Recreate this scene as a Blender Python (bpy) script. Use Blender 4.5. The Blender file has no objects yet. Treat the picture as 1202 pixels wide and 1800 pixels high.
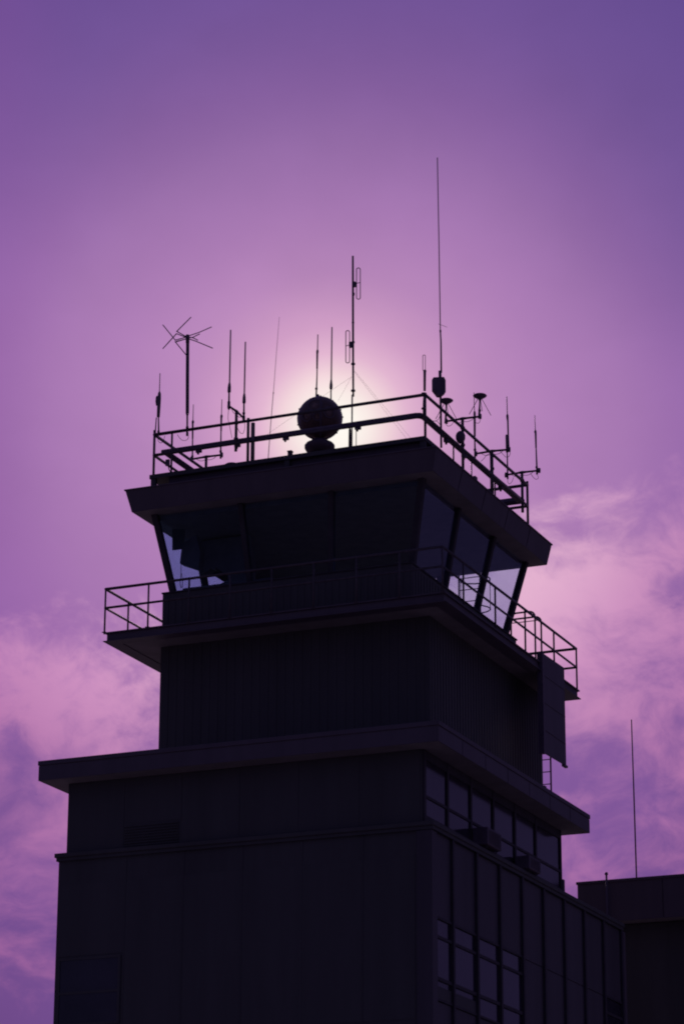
import bpy, bmesh, math, random
from mathutils import Vector, Matrix
random.seed(7)
sc = bpy.context.scene
COL = sc.collection
R = math.radians
PI = math.pi

# ------------------------------------------------------------------ materials
def lin(c):
    return tuple(((v/255)/12.92 if v <= 10 else (((v/255)+.055)/1.055)**2.4) for v in c)

def mat(name, col, rough=.7, metal=0., var=.25, scale=3., streak=False, bump=.0, spec=.4):
    m = bpy.data.materials.new(name); m.use_nodes = True
    nt = m.node_tree; b = nt.nodes['Principled BSDF']
    b.inputs['Roughness'].default_value = rough
    b.inputs['Metallic'].default_value = metal
    b.inputs['Specular IOR Level'].default_value = spec
    tc = nt.nodes.new('ShaderNodeTexCoord')
    mp = nt.nodes.new('ShaderNodeMapping')
    mp.inputs['Scale'].default_value = (1, 1, .12) if streak else (1, 1, 1)
    nz = nt.nodes.new('ShaderNodeTexNoise'); nz.inputs['Scale'].default_value = scale
    nz.inputs['Detail'].default_value = 7; nz.inputs['Roughness'].default_value = .62
    rp = nt.nodes.new('ShaderNodeValToRGB')
    rp.color_ramp.elements[0].position = .3; rp.color_ramp.elements[1].position = .72
    rp.color_ramp.elements[0].color = tuple(c*(1-var) for c in col)+(1,)
    rp.color_ramp.elements[1].color = tuple(min(1, c*(1+var)) for c in col)+(1,)
    nt.links.new(tc.outputs['Object'], mp.inputs['Vector'])
    nt.links.new(mp.outputs[0], nz.inputs['Vector'])
    nt.links.new(nz.outputs['Fac'], rp.inputs['Fac'])
    nt.links.new(rp.outputs[0], b.inputs['Base Color'])
    if bump:
        bp = nt.nodes.new('ShaderNodeBump'); bp.inputs['Strength'].default_value = bump
        bp.inputs['Distance'].default_value = .02
        nt.links.new(nz.outputs['Fac'], bp.inputs['Height']); nt.links.new(bp.outputs[0], b.inputs['Normal'])
    return m

def glass(name, tint, refl=.25, rough=.02):
    m = bpy.data.materials.new(name); m.use_nodes = True
    nt = m.node_tree; nt.nodes.clear()
    o = nt.nodes.new('ShaderNodeOutputMaterial'); mx = nt.nodes.new('ShaderNodeMixShader')
    t = nt.nodes.new('ShaderNodeBsdfTransparent'); t.inputs[0].default_value = tint+(1,)
    g = nt.nodes.new('ShaderNodeBsdfGlossy'); g.inputs['Roughness'].default_value = rough
    g.inputs['Color'].default_value = (.8, .8, .9, 1)
    f = nt.nodes.new('ShaderNodeFresnel'); f.inputs['IOR'].default_value = 1.45
    k = nt.nodes.new('ShaderNodeMath'); k.operation = 'MULTIPLY'; k.inputs[1].default_value = refl
    nt.links.new(f.outputs[0], k.inputs[0]); nt.links.new(k.outputs[0], mx.inputs[0])
    nt.links.new(t.outputs[0], mx.inputs[1]); nt.links.new(g.outputs[0], mx.inputs[2])
    nt.links.new(mx.outputs[0], o.inputs[0])
    return m

M = dict(
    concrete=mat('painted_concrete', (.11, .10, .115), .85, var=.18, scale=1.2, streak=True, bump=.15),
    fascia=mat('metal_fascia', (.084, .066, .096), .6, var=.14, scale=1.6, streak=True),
    soffit=mat('soffit_board', (.20, .18, .20), .9, var=.15, scale=2),
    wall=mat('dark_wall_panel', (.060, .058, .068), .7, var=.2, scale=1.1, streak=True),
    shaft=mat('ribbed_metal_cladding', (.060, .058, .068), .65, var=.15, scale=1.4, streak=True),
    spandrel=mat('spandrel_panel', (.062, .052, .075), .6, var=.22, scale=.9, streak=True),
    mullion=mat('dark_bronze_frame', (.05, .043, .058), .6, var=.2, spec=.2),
    steel=mat('weathered_steel', (.085, .07, .09), .6, .2, var=.3, scale=9),
    dark=mat('dark_painted_metal', (.10, .075, .115), .6, .0, var=.25, scale=6),
    fibre=mat('antenna_fibreglass', (.13, .10, .13), .5, var=.15, scale=8),
    rod=mat('pale_antenna_rod', (.16, .13, .16), .5, var=.12, scale=8),
    wire=mat('cable_sheath', (.05, .03, .06), .6, var=.1),
    gwire=mat('guy_wire_steel', (.3, .24, .3), .5, .3, var=.1),
    interior=mat('cab_interior_board', (.15, .125, .16), .9, var=.15),
    blind=mat('blind_fabric', (.05, .05, .07), .9, var=.1, scale=20),
    beacon=mat('beacon_enamel', (.10, .06, .065), .38, .1, var=.35, scale=5),
    lens=mat('beacon_lens_glass', (.22, .13, .13), .14, 0, var=.5, scale=14, spec=.8),
    cabframe=mat('cab_frame_paint', (.05, .045, .058), .7, var=.2, spec=.2),
    darkglass=mat('window_glass', (.03, .025, .045), .12, var=.4, scale=.7, spec=.52),
    roof=mat('roof_membrane', (.12, .11, .12), .9, var=.2),
    ground=mat('airfield_grass', (.05, .055, .035), .95, var=.4, scale=.08),
    apron=mat('apron_concrete', (.24, .23, .24), .9, var=.25, scale=.6),
    g_blue=glass('blue_tinted_glass', (.80, .92, .985), .45),
    g_clear=glass('lightly_tinted_glass', (.85, .90, .955), .16),
)

# ------------------------------------------------------------------ mesh building
class MB:
    def __init__(s): s.bm = bmesh.new()
    def quad(s, vs):
        f = s.bm.faces.new([s.bm.verts.new(v) for v in vs]); return f
    def hexa(s, b, t):
        """eight-corner solid: bottom and top loops of four points"""
        vb = [s.bm.verts.new(v) for v in b]; vt = [s.bm.verts.new(v) for v in t]
        s.bm.faces.new(vb[::-1]); s.bm.faces.new(vt)
        n = len(b)
        for i in range(n):
            s.bm.faces.new((vb[i], vb[(i+1) % n], vt[(i+1) % n], vt[i]))
        return s
    def box(s, x0, x1, y0, y1, z0, z1):
        return s.hexa([(x0,y0,z0),(x1,y0,z0),(x1,y1,z0),(x0,y1,z0)], [(x0,y0,z1),(x1,y0,z1),(x1,y1,z1),(x0,y1,z1)])
    def frustum(s, r0, z0, r1, z1):
        (a,b,c,d) = r0; (e,f,g,h) = r1
        return s.hexa([(a,c,z0),(b,c,z0),(b,d,z0),(a,d,z0)], [(e,g,z1),(f,g,z1),(f,h,z1),(e,h,z1)])
    def ring(s, x0, x1, y0, y1, z0, z1, w):
        """rectangular frame, butted bars"""
        s.box(x0, x1, y0, y0+w, z0, z1); s.box(x0, x1, y1-w, y1, z0, z1)
        s.box(x0, x0+w, y0+w, y1-w, z0, z1); s.box(x1-w, x1, y0+w, y1-w, z0, z1)
        return s
    def tube(s, pts, r, n=10, closed=False):
        """tube along points; r a number or one radius per point"""
        P = [Vector(p[:3]) for p in pts]; N = len(P)
        rr = [r]*N if isinstance(r, (int, float)) else list(r)
        tang = []
        for i in range(N):
            a = P[(i-1) % N] if (closed or i > 0) else P[i]
            b = P[(i+1) % N] if (closed or i < N-1) else P[i]
            d0 = (P[i]-a).normalized() if (P[i]-a).length > 1e-9 else None
            d1 = (b-P[i]).normalized() if (b-P[i]).length > 1e-9 else None
            t = (d0 or d1)+(d1 or d0); tang.append((t.normalized(), d1 or d0))
        t0 = tang[0][0]
        u = t0.orthogonal().normalized()
        rings = []
        for i in range(N):
            t = tang[i][0]
            u = (u-t*u.dot(t)).normalized(); v = t.cross(u)
            c = max(.45, abs(t.dot(tang[i][1])))
            rings.append([s.bm.verts.new(P[i]+(u*math.cos(2*PI*k/n)+v*math.sin(2*PI*k/n))*rr[i]/(c if (0 < i < N-1 or closed) else 1)) for k in range(n)])
        m = N if closed else N-1
        for i in range(m):
            A, B = rings[i], rings[(i+1) % N]
            for k in range(n):
                f = s.bm.faces.new((A[k], A[(k+1) % n], B[(k+1) % n], B[k])); f.smooth = True
        if not closed:
            s.bm.faces.new(rings[0][::-1]); s.bm.faces.new(rings[-1])
        return s
    def rpts(s, pts, n=10):
        return s.tube([p[:3] for p in pts], [p[3] for p in pts], n)
    def lathe(s, c, prof, n=24, axis=None):
        """prof: (radius, height) pairs about axis through c"""
        ax = Vector(axis or (0, 0, 1)).normalized(); u = ax.orthogonal().normalized(); v = ax.cross(u); c = Vector(c)
        rings = [[s.bm.verts.new(c+ax*h+(u*math.cos(2*PI*k/n)+v*math.sin(2*PI*k/n))*max(r, .0008)) for k in range(n)] for r, h in prof]
        for A, B in zip(rings, rings[1:]):
            for k in range(n):
                f = s.bm.faces.new((A[k], A[(k+1) % n], B[(k+1) % n], B[k])); f.smooth = True
        s.bm.faces.new(rings[0][::-1]); s.bm.faces.new(rings[-1])
        return s
    def plate(s, outline, off):
        """polygon extruded by vector off"""
        off = Vector(off)
        a = [s.bm.verts.new(Vector(p)) for p in outline]; b = [s.bm.verts.new(Vector(p)+off) for p in outline]
        s.bm.faces.new(a); s.bm.faces.new(b[::-1])
        n = len(a)
        for i in range(n): s.bm.faces.new((a[i], b[i], b[(i+1) % n], a[(i+1) % n]))
        return s
    def build(s, name, m, parent=None, bevel=0, origin=None):
        bmesh.ops.recalc_face_normals(s.bm, faces=s.bm.faces[:])
        if bevel:
            bmesh.ops.bevel(s.bm, geom=[e for e in s.bm.edges if len(e.link_faces) == 2 and e.calc_face_angle(0) > .6],
                            offset=bevel, segments=1, affect='EDGES', clamp_overlap=True)
        w = wloc(parent) if parent else Vector(origin or (0, 0, 0))
        bmesh.ops.translate(s.bm, vec=-w, verts=s.bm.verts[:])
        me = bpy.data.meshes.new(name); s.bm.to_mesh(me); s.bm.free()
        me.materials.append(m if not isinstance(m, str) else M[m])
        o = bpy.data.objects.new(name, me); COL.objects.link(o)
        if parent: o.parent = parent
        else: o.location = w
        return o

def wloc(o):
    v = Vector(o.location)
    while o.parent: o = o.parent; v += Vector(o.location)
    return v

def tag(o, label=None, cat=None, group=None, kind=None):
    if label: o['label'] = label
    if cat: o['category'] = cat
    if group: o['group'] = group
    if kind: o['kind'] = kind
    return o

def empty(name, loc, label, cat, group=None):
    o = bpy.data.objects.new(name, None); COL.objects.link(o); o.location = loc; o.empty_display_size = .3
    return tag(o, label, cat, group)

def B(x0, x1, y0, y1, z0, z1): return MB().box(x0, x1, y0, y1, z0, z1)

# ------------------------------------------------------------------ measured data (metres, world)
ANT = [('whip_antenna', 'stubby whip antenna clamped to the far left corner post of the roof rail',
  [('mast', [(-30.887, 59.95, 26.143, 0.0183), (-30.886, 59.95, 26.262, 0.0211), (-30.901, 59.95, 26.64, 0.0169)]),
   ('clamp', [(-30.89, 59.95, 26.233, 0.031), (-30.891, 59.95, 26.278, 0.031)]),
   ('antenna_body',
    [(-30.907, 59.95, 26.641, 0.0394), (-30.9, 59.95, 26.911, 0.0451), (-30.893, 59.95, 27.136, 0.0451), (-30.892, 59.95, 27.257, 0.0394),
     (-30.893, 59.95, 27.317, 0.0169)]),
   ('matching_box', [(-30.959, 59.95, 26.95, 0.0183), (-30.965, 59.95, 27.056, 0.031), (-30.954, 59.95, 27.16, 0.0366), (-30.95, 59.95, 27.205, 0.0197)]),
   ('support_tube', [(-30.978, 59.95, 26.246, 0.0169), (-30.959, 59.95, 26.633, 0.0141)]),
   ('whip', [(-30.892, 59.95, 27.287, 0.0127), (-30.89, 59.95, 27.802, 0.0106)])],
  [[(-30.919, 59.95, 26.147), (-30.883, 59.95, 25.993), (-30.804, 59.95, 25.944), (-30.742, 59.95, 26.003), (-30.714, 59.95, 26.118)]]),
 ('turnstile_antenna', 'crossed turnstile antenna with bent rod elements on a thick mast by the left rail',
  [('mast',
    [(-30.142, 59.95, 28.615, 0.0423), (-30.126, 59.95, 27.626, 0.0437), (-30.106, 59.95, 26.63, 0.0437), (-30.106, 59.95, 26.555, 0.0239),
     (-30.096, 59.95, 26.046, 0.0225)]),
   ('clamp', [(-30.095, 59.95, 26.031, 0.031), (-30.097, 59.95, 26.121, 0.031)]), ('clamp', [(-30.1, 59.95, 26.225, 0.0366), (-30.101, 59.95, 26.27, 0.0366)]),
   ('hub', [(-30.142, 59.95, 28.494, 0.0479), (-30.147, 59.95, 28.692, 0.0507), (-30.147, 59.95, 28.715, 0.0366)])],
  [[(-30.071, 59.95, 26.042), (-30.062, 59.95, 25.981), (-30.099, 59.95, 25.927), (-30.177, 59.95, 25.916), (-30.272, 59.95, 25.966), (-30.369, 59.95, 26.099)]]),
 ('collinear_antenna', 'tall pale rod antenna, outer one of the pair on the left front bracket',
  [('mast', [(-28.754, 59.5, 26.368, 0.0268), (-28.756, 59.5, 26.812, 0.0211)]), ('clamp', [(-28.756, 59.5, 26.531, 0.0366), (-28.757, 59.5, 26.575, 0.0366)]),
   ('base_sleeve',
    [(-28.755, 59.5, 26.812, 0.0338), (-28.755, 59.5, 26.842, 0.0437), (-28.753, 59.5, 26.96, 0.0408), (-28.751, 59.5, 27.019, 0.0324), (-28.748, 59.5, 27.064, 0.0239)]),
   ('rod', [(-28.748, 59.5, 27.034, 0.019), (-28.746, 59.5, 27.705, 0.019), (-28.743, 59.5, 28.455, 0.0169)])],
  [[(-28.762, 59.5, 26.354), (-28.774, 59.5, 26.149), (-28.74, 59.5, 25.997), (-28.699, 59.5, 25.814), (-28.657, 59.5, 25.618)]]),
 ('collinear_antenna', 'shorter pale rod antenna, inner one of the pair on the left front bracket',
  [('mast', [(-28.826, 60.5, 26.44, 0.0268), (-28.827, 60.5, 26.889, 0.0211)]), ('clamp', [(-28.829, 60.5, 26.605, 0.0366), (-28.83, 60.5, 26.65, 0.0366)]),
   ('base_sleeve',
    [(-28.826, 60.5, 26.889, 0.0338), (-28.826, 60.5, 26.919, 0.0437), (-28.825, 60.5, 27.039, 0.0408), (-28.824, 60.5, 27.099, 0.0324),
     (-28.822, 60.5, 27.144, 0.0239)]),
   ('rod', [(-28.822, 60.5, 27.114, 0.019), (-28.818, 60.5, 27.777, 0.019), (-28.814, 60.5, 28.521, 0.0169)])],
  [[(-28.804, 60.5, 26.422), (-28.794, 60.5, 26.241), (-28.831, 60.5, 26.112), (-28.877, 60.5, 26.103), (-28.94, 60.5, 26.157), (-29.004, 60.5, 26.286)]]),
 ('whip_antenna', 'slim whip antenna at the left end of the low crossbar on the left roof side',
  [('mast', [(-31.414, 62.9, 26.478, 0.0239), (-31.413, 62.9, 26.634, 0.0211), (-31.421, 62.9, 27.149, 0.0169)]),
   ('clamp', [(-31.416, 62.9, 26.618, 0.0324), (-31.417, 62.9, 26.665, 0.0324)]),
   ('antenna_body', [(-31.42, 62.9, 27.133, 0.0211), (-31.425, 62.9, 27.54, 0.0254), (-31.421, 62.9, 27.587, 0.0352), (-31.422, 62.9, 27.634, 0.0225)]),
   ('whip', [(-31.421, 62.9, 27.602, 0.0113), (-31.418, 62.9, 28.073, 0.0099)])],
  []),
 ('whip_antenna', 'slim whip antenna at the right end of the low crossbar on the left roof side',
  [('mast', [(-30.608, 62.9, 26.476, 0.0254), (-30.609, 62.9, 26.662, 0.0225), (-30.61, 62.9, 27.252, 0.0169)]),
   ('clamp', [(-30.611, 62.9, 26.647, 0.0338), (-30.612, 62.9, 26.693, 0.0338)]),
   ('antenna_body', [(-30.608, 62.9, 27.221, 0.0211), (-30.609, 62.9, 27.579, 0.0268), (-30.605, 62.9, 27.626, 0.0352), (-30.606, 62.9, 27.673, 0.0225)]),
   ('whip', [(-30.606, 62.9, 27.641, 0.0113), (-30.601, 62.9, 28.095, 0.0099)])],
  []),
 ('wire_antenna', 'hair thin leaning wire antenna between the rod pair and the round beacon',
  [('whip', [(-28.848, 62.0, 25.938, 0.0106), (-28.789, 62.0, 26.856, 0.0092), (-28.727, 62.0, 27.688, 0.0085)]),
   ('joint', [(-28.729, 62.0, 27.643, 0.0127), (-28.725, 62.0, 27.704, 0.0127)]),
   ('whip_tip', [(-28.725, 62.0, 27.688, 0.007), (-28.654, 62.0, 28.757, 0.0056), (-28.586, 62.0, 29.726, 0.0042)])],
  []),
 ('whip_antenna', 'whip antenna rising directly above the round beacon',
  [('mast', [(-27.502, 61.9, 27.198, 0.0254), (-27.498, 61.9, 27.471, 0.0211), (-27.483, 61.9, 27.927, 0.0155), (-27.481, 61.9, 28.11, 0.0155)]),
   ('clamp', [(-27.499, 61.9, 27.555, 0.0338), (-27.499, 61.9, 27.593, 0.0338)]),
   ('antenna_body', [(-27.482, 61.9, 28.11, 0.0211), (-27.48, 61.9, 28.508, 0.0254), (-27.476, 61.9, 28.569, 0.0324), (-27.475, 61.9, 28.615, 0.0225)]),
   ('whip', [(-27.475, 61.9, 28.584, 0.0141), (-27.468, 61.9, 29.03, 0.0127)])],
  []),
 ('collinear_antenna', 'slender rod antenna between the round beacon and the folded dipole mast',
  [('mast', [(-26.792, 61.2, 26.79, 0.0183), (-26.793, 61.2, 27.211, 0.0169)]),
   ('base_sleeve',
    [(-26.791, 61.2, 27.21, 0.031), (-26.792, 61.2, 27.24, 0.0394), (-26.79, 61.2, 27.33, 0.038), (-26.789, 61.2, 27.39, 0.0282), (-26.786, 61.2, 27.45, 0.0225)]),
   ('rod', [(-26.786, 61.2, 27.42, 0.0183), (-26.781, 61.2, 28.175, 0.0169), (-26.775, 61.2, 28.858, 0.0155)])],
  []),
 ('folded_dipole_antenna', 'tall mast with two loop shaped folded dipoles just right of the round beacon',
  [('lower_mast', [(-25.931, 60.5, 25.277, 0.0169), (-25.927, 60.5, 26.008, 0.0183), (-25.923, 60.5, 26.686, 0.0197)]),
   ('mast',
    [(-25.895, 60.5, 26.638, 0.0239), (-25.9, 60.5, 27.186, 0.0254), (-25.905, 60.5, 28.082, 0.0268), (-25.911, 60.5, 29.287, 0.0268), (-25.917, 60.5, 30.352, 0.0239)]),
   ('clamp', [(-25.902, 60.5, 27.469, 0.0507), (-25.902, 60.5, 27.506, 0.0507)]), ('clamp', [(-25.9, 60.5, 26.771, 0.0535), (-25.9, 60.5, 26.808, 0.0535)]),
   ('clamp', [(-25.908, 60.5, 28.562, 0.0324), (-25.908, 60.5, 28.592, 0.0324)]), ('clamp', [(-25.899, 60.5, 29.3, 0.0324), (-25.899, 60.5, 29.361, 0.0324)]),
   ('clamp', [(-25.896, 60.5, 28.035, 0.0338), (-25.896, 60.5, 28.08, 0.0338)])],
  []),
 ('whip_antenna', 'thick bodied antenna on top of the near corner post of the roof rail',
  [('mast', [(-23.831, 59.93, 25.585, 0.0282), (-23.825, 59.93, 25.944, 0.031), (-23.813, 59.93, 26.232, 0.0225)]),
   ('clamp', [(-23.83, 59.93, 25.815, 0.062), (-23.83, 59.93, 25.844, 0.0563)]), ('clamp', [(-23.825, 59.93, 26.176, 0.0648), (-23.823, 59.93, 26.219, 0.0648)]),
   ('antenna_body', [(-23.807, 59.93, 26.275, 0.0296), (-23.801, 59.93, 26.738, 0.0338), (-23.798, 59.93, 26.782, 0.0408), (-23.798, 59.93, 26.811, 0.0225)])],
  []),
 ('tall_whip_antenna', 'tallest whip antenna with a square tuning box at its foot',
  [('mast', [(-23.82, 61.022, 25.2, 0.0268), (-23.82, 61.015, 25.59, 0.0268), (-23.82, 61.002, 26.464, 0.0282), (-23.82, 60.99, 26.606, 0.031)]),
   ('base_tube', [(-23.82, 60.984, 26.869, 0.0366), (-23.82, 60.978, 27.163, 0.038)]),
   ('whip', [(-23.82, 61.061, 27.148, 0.0225), (-23.82, 61.055, 27.962, 0.0197), (-23.82, 61.022, 28.218, 0.0183)]),
   ('joint', [(-23.82, 61.029, 28.191, 0.0239), (-23.82, 61.022, 28.248, 0.0239)]),
   ('whip_tip', [(-23.82, 61.022, 28.203, 0.0141), (-23.82, 60.975, 30.492, 0.0134), (-23.82, 60.912, 32.819, 0.0127)])],
  [[(-23.82, 60.994, 26.05), (-23.82, 60.841, 25.866), (-23.82, 60.616, 25.746), (-23.82, 60.356, 25.671)],
   [(-23.82, 60.988, 25.756), (-23.82, 60.765, 25.782), (-23.82, 60.467, 25.695)]]),
 ('disc_antenna', 'disc shaped ground plane antenna nearest the tuning box, lower of the two discs',
  [('mast', [(-24.26, 62.47, 26.398, 0.0254), (-24.257, 62.47, 26.517, 0.0254), (-24.251, 62.47, 26.666, 0.0155), (-24.246, 62.47, 26.92, 0.0183)])],
  [[(-24.263, 62.47, 26.383), (-24.233, 62.47, 26.319), (-24.173, 62.47, 26.296), (-24.113, 62.47, 26.317), (-24.068, 62.47, 26.37)]]),
 ('disc_antenna', 'disc shaped ground plane antenna on the outer arm end, higher of the two discs',
  [('mast', [(-23.373, 62.47, 26.39, 0.0254), (-23.369, 62.47, 26.583, 0.0211), (-23.361, 62.47, 26.91, 0.0183)]),
   ('clamp', [(-23.369, 62.47, 26.568, 0.0338), (-23.369, 62.47, 26.612, 0.0338)])],
  [[(-23.364, 62.47, 26.373), (-23.365, 62.47, 26.299), (-23.41, 62.47, 26.261), (-23.47, 62.47, 26.284)]]),
 ('whip_antenna', 'whip antenna standing just left of the higher disc antenna',
  [('mast', [(-24.276, 64.52, 26.151, 0.0254), (-24.273, 64.52, 26.379, 0.0225), (-24.278, 64.52, 26.732, 0.0169)]),
   ('clamp', [(-24.275, 64.52, 26.349, 0.0338), (-24.274, 64.52, 26.395, 0.0338)]),
   ('antenna_body', [(-24.276, 64.52, 26.732, 0.0268), (-24.272, 64.52, 27.361, 0.031), (-24.273, 64.52, 27.407, 0.0211)]),
   ('whip', [(-24.275, 64.52, 27.361, 0.0113), (-24.283, 64.52, 27.918, 0.0099)])],
  [[(-24.114, 64.52, 26.037), (-24.037, 64.52, 26.103), (-23.959, 64.52, 26.183), (-23.883, 64.52, 26.203)]]),
 ('whip_antenna', 'whip antenna on the middle bracket of the right rail, whip tip bare',
  [('mast', [(-23.387, 64.52, 26.195, 0.0366), (-23.383, 64.52, 26.286, 0.0366), (-23.379, 64.52, 26.635, 0.0225)]),
   ('antenna_body',
    [(-23.378, 64.52, 26.589, 0.0211), (-23.382, 64.52, 27.017, 0.0225), (-23.391, 64.52, 27.111, 0.031), (-23.392, 64.52, 27.172, 0.031),
     (-23.391, 64.52, 27.202, 0.0169)]),
   ('whip', [(-23.392, 64.52, 27.172, 0.0127), (-23.399, 64.52, 27.68, 0.0113)])],
  [[(-23.607, 64.52, 26.241), (-23.532, 64.52, 26.155), (-23.458, 64.52, 26.068), (-23.382, 64.52, 26.058), (-23.335, 64.52, 26.127), (-23.341, 64.52, 26.204)]]),
 ('whip_antenna', 'fat bodied antenna at the inner end of the outermost bracket',
  [('mast', [(-24.215, 66.74, 26.293, 0.0254), (-24.215, 66.74, 26.48, 0.0225), (-24.217, 66.74, 27.029, 0.0155)]),
   ('antenna_body', [(-24.222, 66.74, 27.03, 0.0324), (-24.223, 66.74, 27.266, 0.0324), (-24.228, 66.74, 27.487, 0.031), (-24.227, 66.74, 27.519, 0.0197)])],
  [[(-24.212, 66.74, 26.277), (-24.213, 66.74, 26.199), (-24.167, 66.74, 26.154), (-24.103, 66.74, 26.2), (-24.054, 66.74, 26.318)]]),
 ('whip_antenna', 'rightmost whip antenna at the outer end of the outermost bracket',
  [('mast', [(-23.411, 66.74, 26.309, 0.0254), (-23.412, 66.74, 26.527, 0.0225), (-23.422, 66.74, 27.044, 0.0169)]),
   ('clamp', [(-23.417, 66.74, 26.481, 0.0324), (-23.416, 66.74, 26.528, 0.0324)]),
   ('antenna_body', [(-23.424, 66.74, 27.044, 0.0211), (-23.426, 66.74, 27.437, 0.0268), (-23.433, 66.74, 27.485, 0.0338), (-23.433, 66.74, 27.532, 0.0211)]),
   ('whip', [(-23.434, 66.74, 27.501, 0.0113), (-23.44, 66.74, 27.942, 0.0085)])],
  [[(-23.399, 66.74, 26.292), (-23.377, 66.74, 26.227), (-23.401, 66.74, 26.183), (-23.463, 66.74, 26.192), (-23.539, 66.74, 26.28), (-23.585, 66.74, 26.364)]]),
 ('rooftop_mast', 'lone slender mast on the roof of the neighbouring building',
  [('pole', [(-23.971, 76.0, 17.488, 0.0211), (-23.976, 76.0, 19.837, 0.0197), (-23.985, 76.0, 22.05, 0.0155)])], [])]
TURNSTILE = [[(-30.146, 59.95, 28.646), (-30.344, 59.74, 28.759), (-29.887, 59.6, 29.015)], [(-30.145, 59.95, 28.631), (-30.549, 60.13, 28.876), (-30.984, 60.25, 28.582)],
 [(-30.146, 59.95, 28.662), (-30.409, 59.8, 28.556), (-30.717, 59.7, 28.979)], [(-30.145, 59.95, 28.616), (-30.453, 59.89, 28.55), (-30.124, 59.85, 28.135)],
 [(-30.146, 59.95, 28.677), (-29.906, 60.13, 28.814), (-29.629, 60.25, 28.96)], [(-30.145, 59.95, 28.631), (-29.883, 59.71, 28.516), (-29.617, 59.55, 28.505)],
 [(-30.146, 59.95, 28.662), (-30.137, 60.25, 28.742), (-30.109, 60.45, 28.75)], [(-30.145, 59.95, 28.616), (-29.816, 59.77, 28.422), (-29.299, 59.65, 28.115)]]
LOOP1 = [(-25.767, 60.5, 30.007), (-25.765, 60.5, 29.172)]
LOOP2 = [(-26.048, 60.5, 28.389), (-26.046, 60.5, 27.536)]
LOOP3 = [(-23.816, 59.93, 27.193), (-23.818, 59.93, 26.785)]
STUB1 = [(-25.9, 60.5, 29.581), (-25.816, 60.5, 29.567), (-25.911, 60.5, 27.978), (-26.002, 60.5, 27.992)]
BEACON = [(-27.002, 61.0, 26.378), (-27.584, 61.0, 26.462), (-26.982, 61.0, 25.692), (-27.387, 61.0, 25.749), (-26.981, 61.0, 25.485)]
BOXES = [(-23.82, 60.896, 26.764), (-23.82, 62.206, 25.904), (-24.243, 62.47, 26.98), (-23.357, 62.47, 26.977)]
GUY = [[(-25.879, 60.5, 27.317), (-23.898, 60.1, 24.746)], [(-25.879, 60.5, 27.287), (-24.066, 60.3, 24.764)], [(-25.939, 60.5, 27.162), (-30.278, 65.0, 27.804)],
 [(-25.939, 60.5, 27.162), (-27.82, 64.0, 28.024)]]
MISC = {'A_pole': (-28.793, 60.0, 26.457),
 'bump': (-23.85, 63.435, 25.183),
 'lwin1': (-32.012, 58.09, 12.889),
 'lwin2': (-30.786, 58.09, 12.1),
 'mush': (-29.263, 60.3, 25.289),
 'nv1': (-24.156, 73.9, 17.253),
 'p626': (-26.028, 61.0, 25.515),
 'p626t': (-26.029, 61.0, 25.943),
 'p826': (-24.0, 63.539, 25.401),
 'p826t': (-24.0, 63.527, 25.682),
 'seam': (-24.183, 74.0, 16.294),
 'seam2': (-22.856, 74.0, 16.199),
 'stub351': (-29.914, 60.3, 25.259),
 'vent': (-27.608, 60.3, 25.297)}
SUNDIR = (-0.375156, 0.860182, 0.345462)

# ------------------------------------------------------------------ ground
g = MB()
ext = 3000.
g.quad([(-ext, -ext, 0), (ext, -ext, 0), (ext, ext, 0), (-ext, ext, 0)])
tag(g.build('ground', 'ground'), kind='structure')
g = MB(); g.quad([(-150, -60, .004), (120, -60, .004), (120, 200, .004), (-150, 200, .004)])
tag(g.build('apron', 'apron'), kind='structure')

# ------------------------------------------------------------------ control tower
T = empty('control_tower', (-27.5, 63.3, 0), 'dark airport control tower with stepped storeys, flared glazed cab and railed roof', 'control tower')
# lower block
BX0, BX1, BY0, BY1 = -32.25, -23.02, 58.12, 71.42
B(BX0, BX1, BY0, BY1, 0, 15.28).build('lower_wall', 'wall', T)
MB().ring(BX0-.075, BX1+.12, BY0-.1, BY1+.06, 15.30, 15.40, .42).build('coping', 'wall', T, bevel=.01)
B(BX0-.04, BX1+.09, BY0-.06, BY1+.03, 15.22, 15.30).build('coping_underside', 'wall', T)
# front face: metal fins and panel joints
for k in range(6):
    x = -30.50+1.468*k
    if k == 5: break
    B(x-.025, x+.025, BY0-.012, BY0+.01, 0, 15.21).build('fin', 'wall', T, bevel=.006)
for k, x in enumerate((BX0, BX1-.001)):
    pass
fp = MB()
xs = [BX0+.02]+[-30.50+1.468*k for k in range(5)]+[BX1-.34]
for k in range(6):
    a, b = xs[k]+.026, xs[k+1]-.026
    for z0 in (.3, 3.9, 7.5, 11.1):
        if k != 0: fp.box(a, b, BY0-.006, BY0+.01, z0+.01, z0+3.56)
        else: fp.box(a, b, BY0-.006, BY0+.01, z0+1.9, z0+3.56)
fp.build('front_panels', 'shaft', T)
# corner pilaster
B(BX1-.31, BX1+.055, BY0-.045, BY0+.27, 0, 15.215).build('corner_pilaster', 'spandrel', T, bevel=.01)
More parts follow.
